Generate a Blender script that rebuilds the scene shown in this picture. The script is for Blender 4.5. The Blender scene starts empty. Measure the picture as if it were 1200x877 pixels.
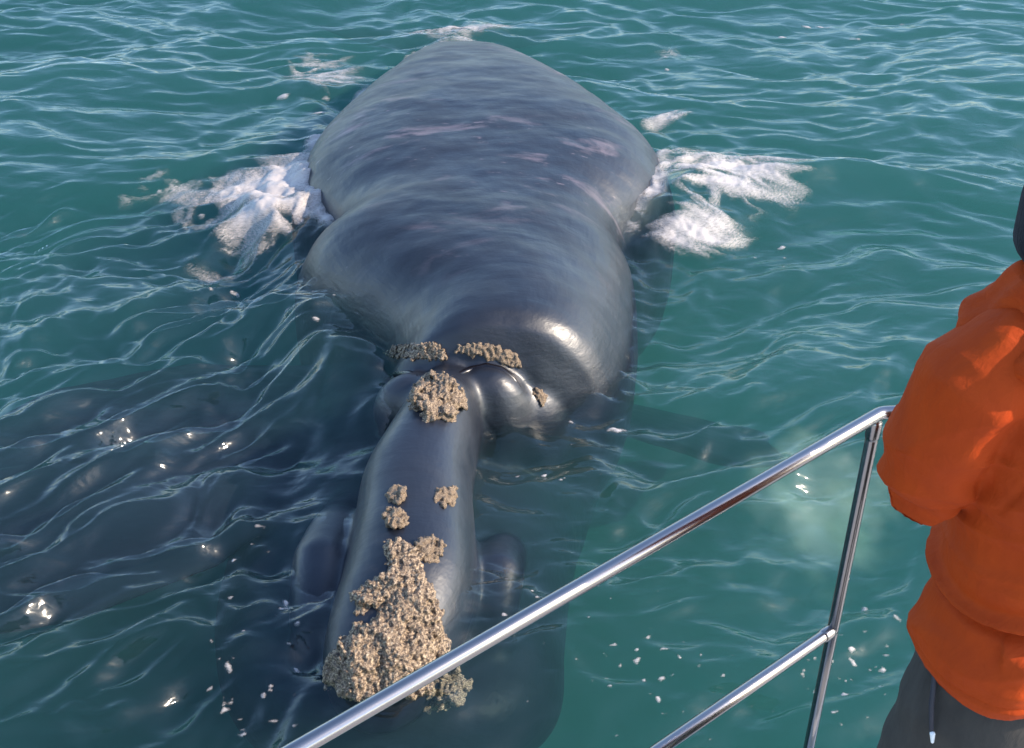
import bpy, bmesh, math, random
import numpy as np
from mathutils import Vector, Matrix
from mathutils.bvhtree import BVHTree

random.seed(7)
RNG = np.random.default_rng(11)
sc = bpy.context.scene
COL = sc.collection
R = math.radians

# ------------------------------------------------------------------ camera, sky, sun, exposure
CAM_H, PITCH, FPX = 4.9, R(35), 1500.0          # metres above the sea, downward tilt, focal length in photo pixels
cam_d = bpy.data.cameras.new('camera')
cam_d.sensor_width = 36.0
cam_d.lens = 36.0 * FPX / 1200.0
cam_d.clip_end = 3000.0
cam = bpy.data.objects.new('camera', cam_d)
cam.location = (0, 0, CAM_H)
cam.rotation_euler = (R(90) - PITCH, 0, 0)
COL.objects.link(cam)
sc.camera = cam

SUN_EL = R(31)
SUN_AZ = Vector((1.0, -0.15, 0)).normalized()   # horizontal direction towards the sun
sun_dir = Vector((SUN_AZ.x * math.cos(SUN_EL), SUN_AZ.y * math.cos(SUN_EL), math.sin(SUN_EL)))
world = bpy.data.worlds.new('World')
sc.world = world
world.use_nodes = True
wn = world.node_tree.nodes
sky = wn.new('ShaderNodeTexSky')
sky.sky_type = 'NISHITA'
sky.sun_disc = False
sky.sun_elevation = SUN_EL
sky.sun_rotation = math.atan2(SUN_AZ.x, SUN_AZ.y)
sky.air_density = 0.95
sky.dust_density = 0.7
sky.ozone_density = 2.5
world.node_tree.links.new(sky.outputs[0], wn['Background'].inputs[0])
wn['Background'].inputs[1].default_value = 0.15
sun_d = bpy.data.lights.new('sun', 'SUN')
sun_d.energy = 2.6
sun_d.angle = R(0.53)
sun_d.color = (1.0, 0.85, 0.68)
sun_o = bpy.data.objects.new('sun', sun_d)
sun_o.rotation_euler = sun_dir.to_track_quat('Z', 'Y').to_euler()
sun_o.location = (20, -10, 20)
COL.objects.link(sun_o)
sc.view_settings.view_transform = 'Standard'
sc.view_settings.look = 'None'
sc.view_settings.exposure = 1.5
sc.view_settings.gamma = 1.0
sc.view_settings.use_curve_mapping = False
sc.cycles.volume_bounces = 0
sc.cycles.max_bounces = 5
sc.cycles.transparent_max_bounces = 16
sc.cycles.use_denoising = True
sc.cycles.caustics_reflective = False
sc.cycles.caustics_refractive = False


# ------------------------------------------------------------------ helpers
def ray(px, py):
    """direction of a photo pixel seen from the camera"""
    u, v = (px - 600) / FPX, (py - 438.5) / FPX
    c, s = math.cos(PITCH), math.sin(PITCH)
    return Vector((u, c - v * s, -s - v * c))


def at(px, py, z=0.0):
    """where that line of sight meets the level z"""
    d = ray(px, py)
    return Vector((0, 0, CAM_H)) + d * ((z - CAM_H) / d.z)


_perm = RNG.permutation(512)
_grad = np.stack([np.cos(np.arange(512) * 2.399963), np.sin(np.arange(512) * 2.399963)], 1)


def perlin(x, y, seed=0):
    x = np.asarray(x, float) + seed * 17.31
    y = np.asarray(y, float) - seed * 9.17
    xi, yi = np.floor(x).astype(int), np.floor(y).astype(int)
    xf, yf = x - xi, y - yi
    u = xf * xf * xf * (xf * (xf * 6 - 15) + 10)
    v = yf * yf * yf * (yf * (yf * 6 - 15) + 10)

    def g(ix, iy, dx, dy):
        k = _perm[(_perm[ix & 511] + iy) & 511]
        return _grad[k, 0] * dx + _grad[k, 1] * dy
    a = g(xi, yi, xf, yf)
    b = g(xi + 1, yi, xf - 1, yf)
    c = g(xi, yi + 1, xf, yf - 1)
    d = g(xi + 1, yi + 1, xf - 1, yf - 1)
    return 1.5 * ((a * (1 - u) + b * u) * (1 - v) + (c * (1 - u) + d * u) * v)


def fbm(x, y, oct=3, seed=0, gain=0.5):
    t, a, f = 0, 1.0, 1.0
    for o in range(oct):
        t = t + a * perlin(x * f, y * f, seed + o * 3)
        a *= gain
        f *= 2.03
    return t


def ridge(x, y, seed=0):
    return 1 - np.sqrt(perlin(x, y, seed) ** 2 + 0.028) * 2


def smooth(t):
    t = np.clip(t, 0, 1)
    return t * t * (3 - 2 * t)


def link(ob, parent=None):
    COL.objects.link(ob)
    if parent is not None:
        ob.parent = parent
        ob.matrix_parent_inverse = parent.matrix_world.inverted()
    return ob


def mesh_obj(name, verts, faces, mat, parent=None, smooth_shade=True):
    me = bpy.data.meshes.new(name)
    me.from_pydata([tuple(v) for v in verts], [], faces)
    me.update()
    if mat:
        me.materials.append(mat)
    if smooth_shade:
        me.polygons.foreach_set('use_smooth', np.ones(len(me.polygons), bool))
    ob = bpy.data.objects.new(name, me)
    if parent is not None:
        ob.parent = parent
        ob.matrix_parent_inverse = Matrix.Translation(parent.location).inverted()
    COL.objects.link(ob)
    return ob


def empty(name, loc):
    e = bpy.data.objects.new(name, None)
    e.location = loc
    e.empty_display_size = 0.2
    COL.objects.link(e)
    return e


def tag(o, label, cat=None, group=None, kind=None):
    o['label'] = label
    if cat:
        o['category'] = cat
    if group:
        o['group'] = group
    if kind:
        o['kind'] = kind
    return o


class Shape:
    """collects closed shells"""
    def __init__(self):
        self.v, self.f = [], []

    def loft(self, rings):
        """rings: list of lists of points, closed with caps"""
        n = len(rings[0])
        b = len(self.v)
        for r in rings:
            self.v += [Vector(p) for p in r]
        for i in range(len(rings) - 1):
            for k in range(n):
                a0, a1 = b + i * n + k, b + i * n + (k + 1) % n
                self.f.append((a0, a1, a1 + n, a0 + n))
        for i, rev in ((0, True), (len(rings) - 1, False)):
            c = sum((Vector(p) for p in rings[i]), Vector()) / n
            self.v.append(c)
            ci = len(self.v) - 1
            for k in range(n):
                a0, a1 = b + i * n + k, b + i * n + (k + 1) % n
                self.f.append((ci, a1, a0) if rev else (ci, a0, a1))
        return self

    def tube(self, pts, radii, n=14, flat=1.0, up=None):
        """round-ended tapered tube through pts"""
        pts = [Vector(p) for p in pts]
        t0 = (pts[1] - pts[0]).normalized()
        t1 = (pts[-1] - pts[-2]).normalized()
        P, Q, T = [], [], []
        for k in (0.98, 0.75, 0.4):
            P.append(pts[0] - t0 * radii[0] * k)
            Q.append(radii[0] * math.sqrt(max(1 - k * k, 0.02)))
        P += pts
        Q += list(radii)
        for k in (0.4, 0.75, 0.98):
            P.append(pts[-1] + t1 * radii[-1] * k)
            Q.append(radii[-1] * math.sqrt(max(1 - k * k, 0.02)))
        rings = []
        side = None
        for i, p in enumerate(P):
            a, b = P[max(i - 1, 0)], P[min(i + 1, len(P) - 1)]
            t = (b - a).normalized()
            if side is None:
                ref = Vector(up) if up else (Vector((0, 0, 1)) if abs(t.z) < 0.9 else Vector((1, 0, 0)))
                side = t.cross(ref).normalized()
            else:
                side = (side - t * side.dot(t)).normalized()
            o = side.cross(t)
            rings.append([p + side * math.cos(2 * math.pi * k / n) * Q[i] + o * math.sin(2 * math.pi * k / n) * Q[i] * flat for k in range(n)])
        return self.loft(rings)

    def ell(self, c, r, rot=None, nu=20, nv=12):
        c = Vector(c)
        rings = []
        for i in range(1, nv):
            th = math.pi * i / nv
            ring = []
            for k in range(nu):
                ph = 2 * math.pi * k / nu
                p = Vector((r[0] * math.sin(th) * math.cos(ph), r[1] * math.sin(th) * math.sin(ph), r[2] * math.cos(th)))
                if rot:
                    p = rot @ p
                ring.append(c + p)
            rings.append(ring)
        return self.loft(rings)

    def build(self, name, mat, parent=None, voxel=None, iters=0, factor=0.5, smooth_shade=True):
        ob = mesh_obj(name, self.v, self.f, mat, None, smooth_shade)
        bm = bmesh.new()
        bm.from_mesh(ob.data)
        bmesh.ops.recalc_face_normals(bm, faces=bm.faces)
        bm.to_mesh(ob.data)
        bm.free()
        if voxel:
            m = ob.modifiers.new('r', 'REMESH')
            m.mode = 'VOXEL'
            m.voxel_size = voxel
            m.use_smooth_shade = True
            if iters:
                s = ob.modifiers.new('s', 'SMOOTH')
                s.factor = factor
                s.iterations = iters
            dg = bpy.context.evaluated_depsgraph_get()
            me = bpy.data.meshes.new_from_object(ob.evaluated_get(dg))
            ob.modifiers.clear()
            old = ob.data
            ob.data = me
            bpy.data.meshes.remove(old)
            me.name = name
            me.polygons.foreach_set('use_smooth', np.ones(len(me.polygons), bool))
            if not me.materials and mat:
                me.materials.append(mat)
        if parent is not None:
            ob.parent = parent
            ob.matrix_parent_inverse = Matrix.Translation(parent.location).inverted()
        return ob


def coords(me):
    a = np.empty(len(me.vertices) * 3)
    me.vertices.foreach_get('co', a)
    return a.reshape(-1, 3)


def normals(me):
    a = np.empty(len(me.vertices) * 3)
    me.vertices.foreach_get('normal', a)
    return a.reshape(-1, 3)


def set_coords(me, a):
    me.vertices.foreach_set('co', np.ascontiguousarray(a).ravel())
    me.update()


# ------------------------------------------------------------------ materials
def new_mat(name):
    m = bpy.data.materials.new(name)
    m.use_nodes = True
    nt = m.node_tree
    return m, nt, nt.nodes, nt.links, nt.nodes['Principled BSDF']


def noise(nt, scale, detail=4, rough=0.5, vec=None, dist=0.0):
    n = nt.nodes.new('ShaderNodeTexNoise')
    n.inputs['Scale'].default_value = scale
    n.inputs['Detail'].default_value = detail
    n.inputs['Roughness'].default_value = rough
    n.inputs['Distortion'].default_value = dist
    if vec:
        nt.links.new(vec, n.inputs['Vector'])
    return n


def ramp(nt, fac, stops):
    r = nt.nodes.new('ShaderNodeValToRGB')
    e = r.color_ramp.elements
    while len(e) < len(stops):
        e.new(0.5)
    for k, (p, c) in enumerate(stops):
        e[k].position = p
        e[k].color = (*c, 1) if len(c) == 3 else c
    nt.links.new(fac, r.inputs[0])
    return r


def bump(nt, h, strength, dist, prev=None):
    b = nt.nodes.new('ShaderNodeBump')
    b.inputs['Strength'].default_value = strength
    b.inputs['Distance'].default_value = dist
    nt.links.new(h, b.inputs['Height'])
    if prev:
        nt.links.new(prev, b.inputs['Normal'])
    return b


def mapping(nt, scale, rot=(0, 0, 0)):
    tc = nt.nodes.new('ShaderNodeTexCoord')
    mp = nt.nodes.new('ShaderNodeMapping')
    mp.inputs['Scale'].default_value = scale
    mp.inputs['Rotation'].default_value = rot
    nt.links.new(tc.outputs['Object'], mp.inputs['Vector'])
    return mp.outputs[0]


def sea_material():
    m = bpy.data.materials.new('sea_water')
    m.use_nodes = True
    nt = m.node_tree
    n, l = nt.nodes, nt.links
    n.remove(n['Principled BSDF'])
    out = n['Material Output']
    n1 = noise(nt, 5.5, 2, 0.4, mapping(nt, (0.55, 1.25, 1), (0, 0, 0.25)), 0.6)
    n2 = noise(nt, 17, 1, 0.5, mapping(nt, (0.5, 1.2, 1), (0, 0, -0.3)), 0.8)
    b1 = bump(nt, n1.outputs[0], 0.42, 0.045)
    b2 = bump(nt, n2.outputs[0], 0.16, 0.008, b1.outputs[0])
    fr = n.new('ShaderNodeFresnel')
    fr.inputs['IOR'].default_value = 1.42
    l.new(b2.outputs[0], fr.inputs['Normal'])
    gl = n.new('ShaderNodeBsdfGlossy')
    gl.inputs['Roughness'].default_value = 0.09
    l.new(b2.outputs[0], gl.inputs['Normal'])
    tr = n.new('ShaderNodeBsdfTransparent')
    mx = n.new('ShaderNodeMixShader')
    geo = n.new('ShaderNodeNewGeometry')          # light leaving the water passes straight out: no refraction is traced
    inv = n.new('ShaderNodeMath'); inv.operation = 'SUBTRACT'; inv.inputs[0].default_value = 1.0
    l.new(geo.outputs['Backfacing'], inv.inputs[1])
    fm = n.new('ShaderNodeMath'); fm.operation = 'MULTIPLY'
    l.new(fr.outputs[0], fm.inputs[0]); l.new(inv.outputs[0], fm.inputs[1])
    l.new(fm.outputs[0], mx.inputs[0])
    l.new(tr.outputs[0], mx.inputs[1])
    l.new(gl.outputs[0], mx.inputs[2])
    l.new(mx.outputs[0], out.inputs['Surface'])
    vs = n.new('ShaderNodeVolumeScatter')
    vs.inputs['Color'].default_value = (0.32, 0.72, 0.68, 1)
    vs.inputs['Density'].default_value = 0.15
    vs.inputs['Anisotropy'].default_value = 0.2
    va = n.new('ShaderNodeVolumeAbsorption')
    va.inputs['Color'].default_value = (0.12, 0.62, 0.60, 1)
    va.inputs['Density'].default_value = 0.66
    ad = n.new('ShaderNodeAddShader')
    l.new(vs.outputs[0], ad.inputs[0])
    l.new(va.outputs[0], ad.inputs[1])
    l.new(ad.outputs[0], out.inputs['Volume'])
    return m


def whale_material():
    m, nt, n, l, p = new_mat('whale_skin')
    big = noise(nt, 1.1, 5, 0.6, mapping(nt, (1, 1, 1)))
    base = ramp(nt, big.outputs[0], [(0.35, (0.006, 0.008, 0.014)), (0.6, (0.012, 0.015, 0.024))])
    # pale pinkish sloughing patches and scratches across the back
    pat = noise(nt, 2.6, 9, 0.62, mapping(nt, (0.55, 1.5, 0.3)), 0.5)
    pm = ramp(nt, pat.outputs[0], [(0.55, (0, 0, 0)), (0.68, (1, 1, 1))])
    spk = noise(nt, 15, 4, 0.6, mapping(nt, (0.4, 1.4, 0.6)))
    sm = ramp(nt, spk.outputs[0], [(0.64, (0, 0, 0)), (0.72, (1, 1, 1))])
    region = noise(nt, 0.55, 2, 0.5, mapping(nt, (1, 1.2, 1)))
    rm = ramp(nt, region.outputs[0], [(0.45, (0, 0, 0)), (0.6, (1, 1, 1))])
    mxm = n.new('ShaderNodeMath'); mxm.operation = 'MAXIMUM'
    l.new(pm.outputs[0], mxm.inputs[0]); l.new(sm.outputs[0], mxm.inputs[1])
    mul = n.new('ShaderNodeMath'); mul.operation = 'MULTIPLY'
    ge2 = n.new('ShaderNodeNewGeometry'); sy2 = n.new('ShaderNodeSeparateXYZ')
    l.new(ge2.outputs['Position'], sy2.inputs[0])
    mr2 = n.new('ShaderNodeMapRange')               # the sloughing patches lie on the back, not on the snout
    mr2.inputs[1].default_value = 7.2; mr2.inputs[2].default_value = 8.4
    l.new(sy2.outputs['Y'], mr2.inputs[0])
    mu2 = n.new('ShaderNodeMath'); mu2.operation = 'MULTIPLY'
    l.new(rm.outputs[0], mu2.inputs[0]); l.new(mr2.outputs[0], mu2.inputs[1])
    l.new(mxm.outputs[0], mul.inputs[0]); l.new(mu2.outputs[0], mul.inputs[1])
    sc2 = n.new('ShaderNodeMath'); sc2.operation = 'MULTIPLY'; sc2.inputs[1].default_value = 0.95
    l.new(mul.outputs[0], sc2.inputs[0])
    mix = n.new('ShaderNodeMixRGB')
    l.new(sc2.outputs[0], mix.inputs[0]); l.new(base.outputs[0], mix.inputs[1])
    mix.inputs[2].default_value = (0.15, 0.115, 0.13, 1)
    l.new(mix.outputs[0], p.inputs['Base Color'])
    rgh = noise(nt, 2.2, 6, 0.65, mapping(nt, (1, 1.3, 1)))
    rr_ = ramp(nt, rgh.outputs[0], [(0.35, (0.36,) * 3), (0.65, (0.50,) * 3)])
    l.new(rr_.outputs[0], p.inputs['Roughness'])
    ge = n.new('ShaderNodeNewGeometry'); sx_ = n.new('ShaderNodeSeparateXYZ')
    l.new(ge.outputs['Position'], sx_.inputs[0])
    mr = n.new('ShaderNodeMapRange')               # wet skin only shines in air: under water its index matches the water's
    for q, v_ in ((1, -0.10), (2, 0.06), (3, 0.05), (4, 0.7)):
        mr.inputs[q].default_value = v_
    l.new(sx_.outputs['Z'], mr.inputs[0]); l.new(mr.outputs[0], p.inputs['Specular IOR Level'])
    p.inputs['IOR'].default_value = 1.5
    p.inputs['Specular IOR Level'].default_value = 0.5
    p.inputs['Coat Weight'].default_value = 0.0
    p.inputs['Coat Roughness'].default_value = 0.25
    b0 = noise(nt, 3.2, 3, 0.5, mapping(nt, (0.4, 1.5, 1)), 0.4)
    b1 = noise(nt, 14, 4, 0.55, mapping(nt, (0.8, 1.4, 1)), 0.4)
    b2 = noise(nt, 60, 3, 0.6)
    k0 = bump(nt, b0.outputs[0], 0.22, 0.03)
    k1 = bump(nt, b1.outputs[0], 0.2, 0.010, k0.outputs[0])
    k2 = bump(nt, b2.outputs[0], 0.5, 0.008, k1.outputs[0])
    l.new(k2.outputs[0], p.inputs['Normal'])
    l.new(k1.outputs[0], p.inputs['Coat Normal'])
    return m


def callosity_material():
    m, nt, n, l, p = new_mat('callosity_crust')
    at_ = noise(nt, 48, 6, 0.75)
    r = ramp(nt, at_.outputs[0], [(0.38, (0.022, 0.018, 0.017)), (0.47, (0.15, 0.10, 0.065)), (0.54, (0.38, 0.27, 0.165)), (0.64, (0.64, 0.51, 0.36))])
    ns = noise(nt, 55, 4, 0.7)
    r2 = ramp(nt, ns.outputs[0], [(0.35, (0.45, 0.42, 0.4)), (0.6, (1, 1, 1))])
    mx = n.new('ShaderNodeMixRGB'); mx.blend_type = 'MULTIPLY'; mx.inputs[0].default_value = 1
    l.new(r.outputs[0], mx.inputs[1]); l.new(r2.outputs[0], mx.inputs[2])
    l.new(mx.outputs[0], p.inputs['Base Color'])
    p.inputs['Roughness'].default_value = 0.55
    k = bump(nt, ns.outputs[0], 0.6, 0.012)
    l.new(k.outputs[0], p.inputs['Normal'])
    return m


def foam_material():
    m, nt, n, l, p = new_mat('sea_foam')
    p.inputs['Base Color'].default_value = (0.50, 0.455, 0.43, 1)
    p.inputs['Roughness'].default_value = 0.5
    ns = noise(nt, 38, 4, 0.65)
    k = bump(nt, ns.outputs[0], 0.3, 0.012)
    l.new(k.outputs[0], p.inputs['Normal'])
    a = n.new('ShaderNodeAttribute'); a.attribute_name = 'foam_amount'
    n2 = noise(nt, 60, 6, 0.8)
    ad = n.new('ShaderNodeMath'); ad.operation = 'MULTIPLY_ADD'
    ad.inputs[1].default_value = 1.8; ad.inputs[2].default_value = -0.82
    l.new(n2.outputs[0], ad.inputs[0])
    s = n.new('ShaderNodeMath'); s.operation = 'ADD'
    l.new(a.outputs['Fac'], s.inputs[0]); l.new(ad.outputs[0], s.inputs[1])
    r = ramp(nt, s.outputs[0], [(0.10, (0, 0, 0)), (0.5, (0.42, 0.42, 0.42)), (1.0, (0.9, 0.9, 0.9))])
    edge = n.new('ShaderNodeMapRange')
    edge.inputs[2].default_value = 0.18
    l.new(a.outputs['Fac'], edge.inputs[0])
    am = n.new('ShaderNodeMath'); am.operation = 'MULTIPLY'
    l.new(r.outputs[0], am.inputs[0]); l.new(edge.outputs[0], am.inputs[1])
    l.new(am.outputs[0], p.inputs['Alpha'])
    return m


def patch_material():
    m, nt, n, l, p = new_mat('pale_green_sheet')
    p.inputs['Base Color'].default_value = (0.50, 0.52, 0.38, 1)
    p.inputs['Roughness'].default_value = 1.0
    p.inputs['Specular IOR Level'].default_value = 0.0
    a = n.new('ShaderNodeAttribute'); a.attribute_name = 'foam_amount'
    q = n.new('ShaderNodeMath'); q.operation = 'MULTIPLY'; q.inputs[1].default_value = 0.55
    l.new(a.outputs['Fac'], q.inputs[0]); l.new(q.outputs[0], p.inputs['Alpha'])
    return m


def cloth_material(name, c1, c2, weave=700, rough=0.75, sheen=0.2):
    m, nt, n, l, p = new_mat(name)
    a = noise(nt, 7, 5, 0.6)
    r = ramp(nt, a.outputs[0], [(0.3, c1), (0.7, c2)])
    l.new(r.outputs[0], p.inputs['Base Color'])
    p.inputs['Roughness'].default_value = rough
    p.inputs['Sheen Weight'].default_value = sheen
    p.inputs['Specular IOR Level'].default_value = 0.2
    w = noise(nt, weave, 2, 0.5)
    f = noise(nt, 22, 3, 0.55, None, 0.6)
    k = bump(nt, f.outputs[0], 0.35, 0.008)
    k2 = bump(nt, w.outputs[0], 0.25, 0.0008, k.outputs[0])
    l.new(k2.outputs[0], p.inputs['Normal'])
    return m


def plain_material(name, c, rough=0.5, metal=0.0, nscale=12, var=0.15, bumpd=0.002):
    m, nt, n, l, p = new_mat(name)
    a = noise(nt, nscale, 5, 0.6)
    lo = tuple(x * (1 - var) for x in c)
    hi = tuple(min(1, x * (1 + var)) for x in c)
    r = ramp(nt, a.outputs[0], [(0.3, lo), (0.7, hi)])
    l.new(r.outputs[0], p.inputs['Base Color'])
    p.inputs['Roughness'].default_value = rough
    p.inputs['Metallic'].default_value = metal
    k = bump(nt, a.outputs[0], 0.2, bumpd)
    l.new(k.outputs[0], p.inputs['Normal'])
    return m


def steel_material():
    m, nt, n, l, p = new_mat('polished_steel')
    p.inputs['Base Color'].default_value = (0.33, 0.305, 0.30, 1)
    p.inputs['Metallic'].default_value = 1
    a = noise(nt, 40, 4, 0.6)
    r = ramp(nt, a.outputs[0], [(0.3, (0.16,) * 3), (0.75, (0.28,) * 3)])
    l.new(r.outputs[0], p.inputs['Roughness'])
    k = bump(nt, noise(nt, 300, 2, 0.5).outputs[0], 0.05, 0.001)
    l.new(k.outputs[0], p.inputs['Normal'])
    return m


M_SEA = sea_material()
M_WHALE = whale_material()
M_CALL = callosity_material()
M_FOAM = foam_material()
M_PATCH = patch_material()
M_STEEL = steel_material()

# ------------------------------------------------------------------ the whale
whale = empty('whale', (-0.4, 8.5, 0.0))
tag(whale, 'dark wet whale swimming head first towards the boat, crusted snout above water', 'whale')


def ring(y, xc, A, cz, b, e=2.0, n=48, tilt=0.0):
    out = []
    for k in range(n):
        t = 2 * math.pi * k / n
        cx, sz = math.cos(t), math.sin(t)
        px = A * math.copysign(abs(cx) ** (2 / e), cx)
        pz = b * math.copysign(abs(sz) ** (2 / e), sz)
        out.append((xc + px, y + tilt * pz, cz + pz))
    return out


def waterline(y, xc, w0, zt, b):
    """cross-section whose width at sea level is w0 either side and whose top is zt"""
    cz = zt - b
    return ring(y, xc, w0 / math.sqrt(max(1 - (cz / b) ** 2, 0.05)), cz, b)


def interp_rings(st, fn, n):
    st = sorted(st)
    ys = [s[0] for s in st]
    out = []
    for y in np.linspace(ys[0], ys[-1], n):
        # smooth cubic through the stations
        i = min(max(np.searchsorted(ys, y) - 1, 0), len(st) - 2)
        p0, p1, p2, p3 = st[max(i - 1, 0)], st[i], st[i + 1], st[min(i + 2, len(st) - 1)]
        t = (y - p1[0]) / (p2[0] - p1[0])
        q = []
        for k in range(1, len(p1)):
            a, b, c, d = p0[k], p1[k], p2[k], p3[k]
            m1 = (c - a) / (p2[0] - p0[0]) * (p2[0] - p1[0])
            m2 = (d - b) / (p3[0] - p1[0]) * (p2[0] - p1[0])
            q.append((2 * t ** 3 - 3 * t ** 2 + 1) * b + (t ** 3 - 2 * t ** 2 + t) * m1 + (-2 * t ** 3 + 3 * t ** 2) * c + (t ** 3 - t ** 2) * m2)
        out.append(fn(y, *q))
    return out


W = Shape()
# trunk: (y, centre x, half width, top z, half height)
trunk = [(6.56, -0.28, 0.40, -0.10, 0.5), (6.63, -0.24, 0.62, 0.22, 0.75), (6.70, -0.20, 0.74, 0.45, 0.9), (6.80, -0.11, 0.77, 0.575, 1.0), (7.0, -0.05, 0.82, 0.61, 1.05),
         (7.40, -0.07, 0.94, 0.615, 1.1), (7.8, -0.23, 1.15, 0.61, 1.12), (8.3, -0.36, 1.32, 0.595, 1.15), (8.8, -0.28, 1.20, 0.565, 1.2), (9.3, -0.24, 1.46, 0.565, 1.25), (9.8, -0.24, 1.67, 0.565, 1.3),
         (10.3, -0.26, 1.67, 0.555, 1.3), (11.0, -0.31, 1.48, 0.50, 1.3), (11.7, -0.38, 1.16, 0.42, 1.25), (12.3, -0.45, 0.86, 0.30, 1.15), (12.8, -0.5, 0.70, 0.13, 1.05), (13.3, -0.55, 0.68, -0.14, 0.95),
         (14.2, -0.6, 0.64, -0.60, 0.75), (15.4, -0.7, 0.5, -0.95, 0.55), (16.6, -0.8, 0.33, -1.25, 0.36), (17.6, -0.85, 0.18, -1.5, 0.2)]
W.loft(interp_rings(trunk, lambda y, xc, A, zt, b: ring(y, xc, A, zt - b, b, 2.15 + 0.75 * float(smooth((y - 7.3) / 1.5)), 84), 110))
# flukes
for s in (-1, 1):
    W.tube([(-0.85, 17.4, -1.65), (-0.85 + s * 0.7, 17.7, -1.68), (-0.85 + s * 1.4, 18.1, -1.74), (-0.85 + s * 2.0, 18.6, -1.8)], [0.42, 0.36, 0.22, 0.06], 20, 0.22)
# flippers; the left is oversized and shallow, shaped to darken the water above it
W.tube([(-1.2, 7.4, -0.5), (-1.8, 7.0, -0.42), (-2.5, 6.5, -0.40), (-3.2, 5.9, -0.42), (-3.8, 5.3, -0.55)], [0.6, 1.0, 1.3, 1.15, 0.45], 24, 0.12, up=(0.3, 0.3, 1))
W.tube([(0.4, 8.2, -1.1), (0.9, 8.3, -1.35), (1.4, 8.4, -1.6), (1.8, 8.6, -1.8), (2.0, 8.8, -1.9)], [0.45, 0.7, 0.85, 0.7, 0.25], 24, 0.16, up=(-0.3, 0.3, 1))
# lower jaw and throat under the surface
jaw = [(4.28, -0.62, 0.26, -0.42, 0.18), (4.45, -0.63, 0.62, -0.30, 0.35), (4.8, -0.66, 0.92, -0.24, 0.55), (5.4, -0.74, 1.06, -0.20, 0.75),
       (6.0, -0.74, 1.12, -0.19, 0.85), (6.6, -0.66, 1.14, -0.17, 0.95), (7.2, -0.52, 1.16, -0.14, 1.0), (7.9, -0.42, 1.2, -0.2, 1.0), (8.6, -0.35, 1.0, -0.3, 0.95)]
W.loft(interp_rings(jaw, lambda y, xc, A, zt, b: ring(y, xc, A, zt - b, b, 2.2, 72), 50))
# arched lower lips either side of the rostrum
W.tube([(-1.00, 4.66, -0.42), (-1.05, 4.95, -0.18), (-1.06, 5.25, -0.05), (-1.03, 5.5, -0.10), (-1.0, 5.85, -0.30), (-0.98, 6.2, -0.45)], [0.15, 0.17, 0.17, 0.16, 0.17, 0.2], 18, 1.0)
W.tube([(-0.14, 4.86, -0.42), (-0.10, 5.05, -0.22), (-0.08, 5.24, -0.14), (-0.06, 5.44, -0.21), (-0.04, 5.68, -0.40)], [0.12, 0.145, 0.155, 0.15, 0.14], 18, 1.0)
# rostrum: (y, centre x, half width, top z, half height)
ros = [(4.20, -0.68, 0.10, -0.05, 0.10), (4.30, -0.675, 0.22, 0.10, 0.22), (4.48, -0.655, 0.31, 0.22, 0.30), (4.75, -0.60, 0.355, 0.31, 0.36), (5.0, -0.555, 0.365, 0.355, 0.40),
       (5.4, -0.55, 0.345, 0.39, 0.42), (5.75, -0.555, 0.325, 0.42, 0.42), (6.05, -0.50, 0.285, 0.43, 0.42), (6.3, -0.45, 0.25, 0.42, 0.42), (6.55, -0.40, 0.22, 0.36, 0.4), (6.9, -0.38, 0.2, 0.2, 0.35)]
W.loft(interp_rings(ros, lambda y, xc, A, zt, b: ring(y, xc, A, zt - b, b, 2.35), 60))
# blowhole mounds
W.ell((-0.62, 6.56, 0.0), (0.27, 0.17, 0.30))
W.ell((-0.15, 6.58, -0.10), (0.31, 0.19, 0.44))
W.ell((0.05, 6.66, -0.30), (0.34, 0.20, 0.46))
W.ell((-0.40, 6.30, 0.27), (0.16, 0.2, 0.18))
body = W.build('body', M_WHALE, whale, voxel=0.02, iters=14, factor=0.6)
vg = body.vertex_groups.new(name='blend')
co = coords(body.data)
wgt = smooth((6.66 - co[:, 1]) / 0.10) * smooth((co[:, 1] - 6.0) / 0.2) + 0.45 * smooth((6.1 - co[:, 1]) / 0.2)
for lv_ in (0.25, 0.5, 0.75, 1.0):
    vg.add([int(q) for q in np.nonzero((wgt > lv_ - 0.25) & (wgt <= lv_))[0]], lv_, 'REPLACE')
sm_ = body.modifiers.new('s', 'SMOOTH')
sm_.factor, sm_.iterations, sm_.vertex_group = 0.6, 22, 'blend'
me_ = bpy.data.meshes.new_from_object(body.evaluated_get(bpy.context.evaluated_depsgraph_get()))
body.modifiers.clear(); body.vertex_groups.clear()
body.data = me_; me_.name = 'body'
co = coords(body.data)
nor = normals(body.data)


def seg_dist(P, pts):
    d = np.full(len(P), 1e9)
    for a, b in zip(pts[:-1], pts[1:]):
        a, b = np.array(a), np.array(b)
        ab = b - a
        t = np.clip(((P - a) @ ab) / (ab @ ab), 0, 1)
        d = np.minimum(d, np.linalg.norm(P - (a + t[:, None] * ab), axis=1))
    return d


disp = 0.012 * fbm(co[:, 0] * 1.6, co[:, 1] * 2.2, 3, 20) * (co[:, 1] > 6.4)
xy = co[:, :2]
topm = (nor[:, 2] > -0.2) & (co[:, 1] < 6.9) & (co[:, 1] > 6.2)
set_coords(body.data, co + nor * disp[:, None])
bm = bmesh.new()
bm.from_mesh(body.data)
BODY = BVHTree.FromBMesh(bm)
bm.free()


# distance from the water surface to the whale, on a coarse grid
_dx, _dy = np.arange(-7, 7.01, 0.08), np.arange(2.5, 16.01, 0.08)
DIST = np.array([[BODY.find_nearest(Vector((x, y, 0.12)))[3] for x in _dx] for y in _dy])


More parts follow.
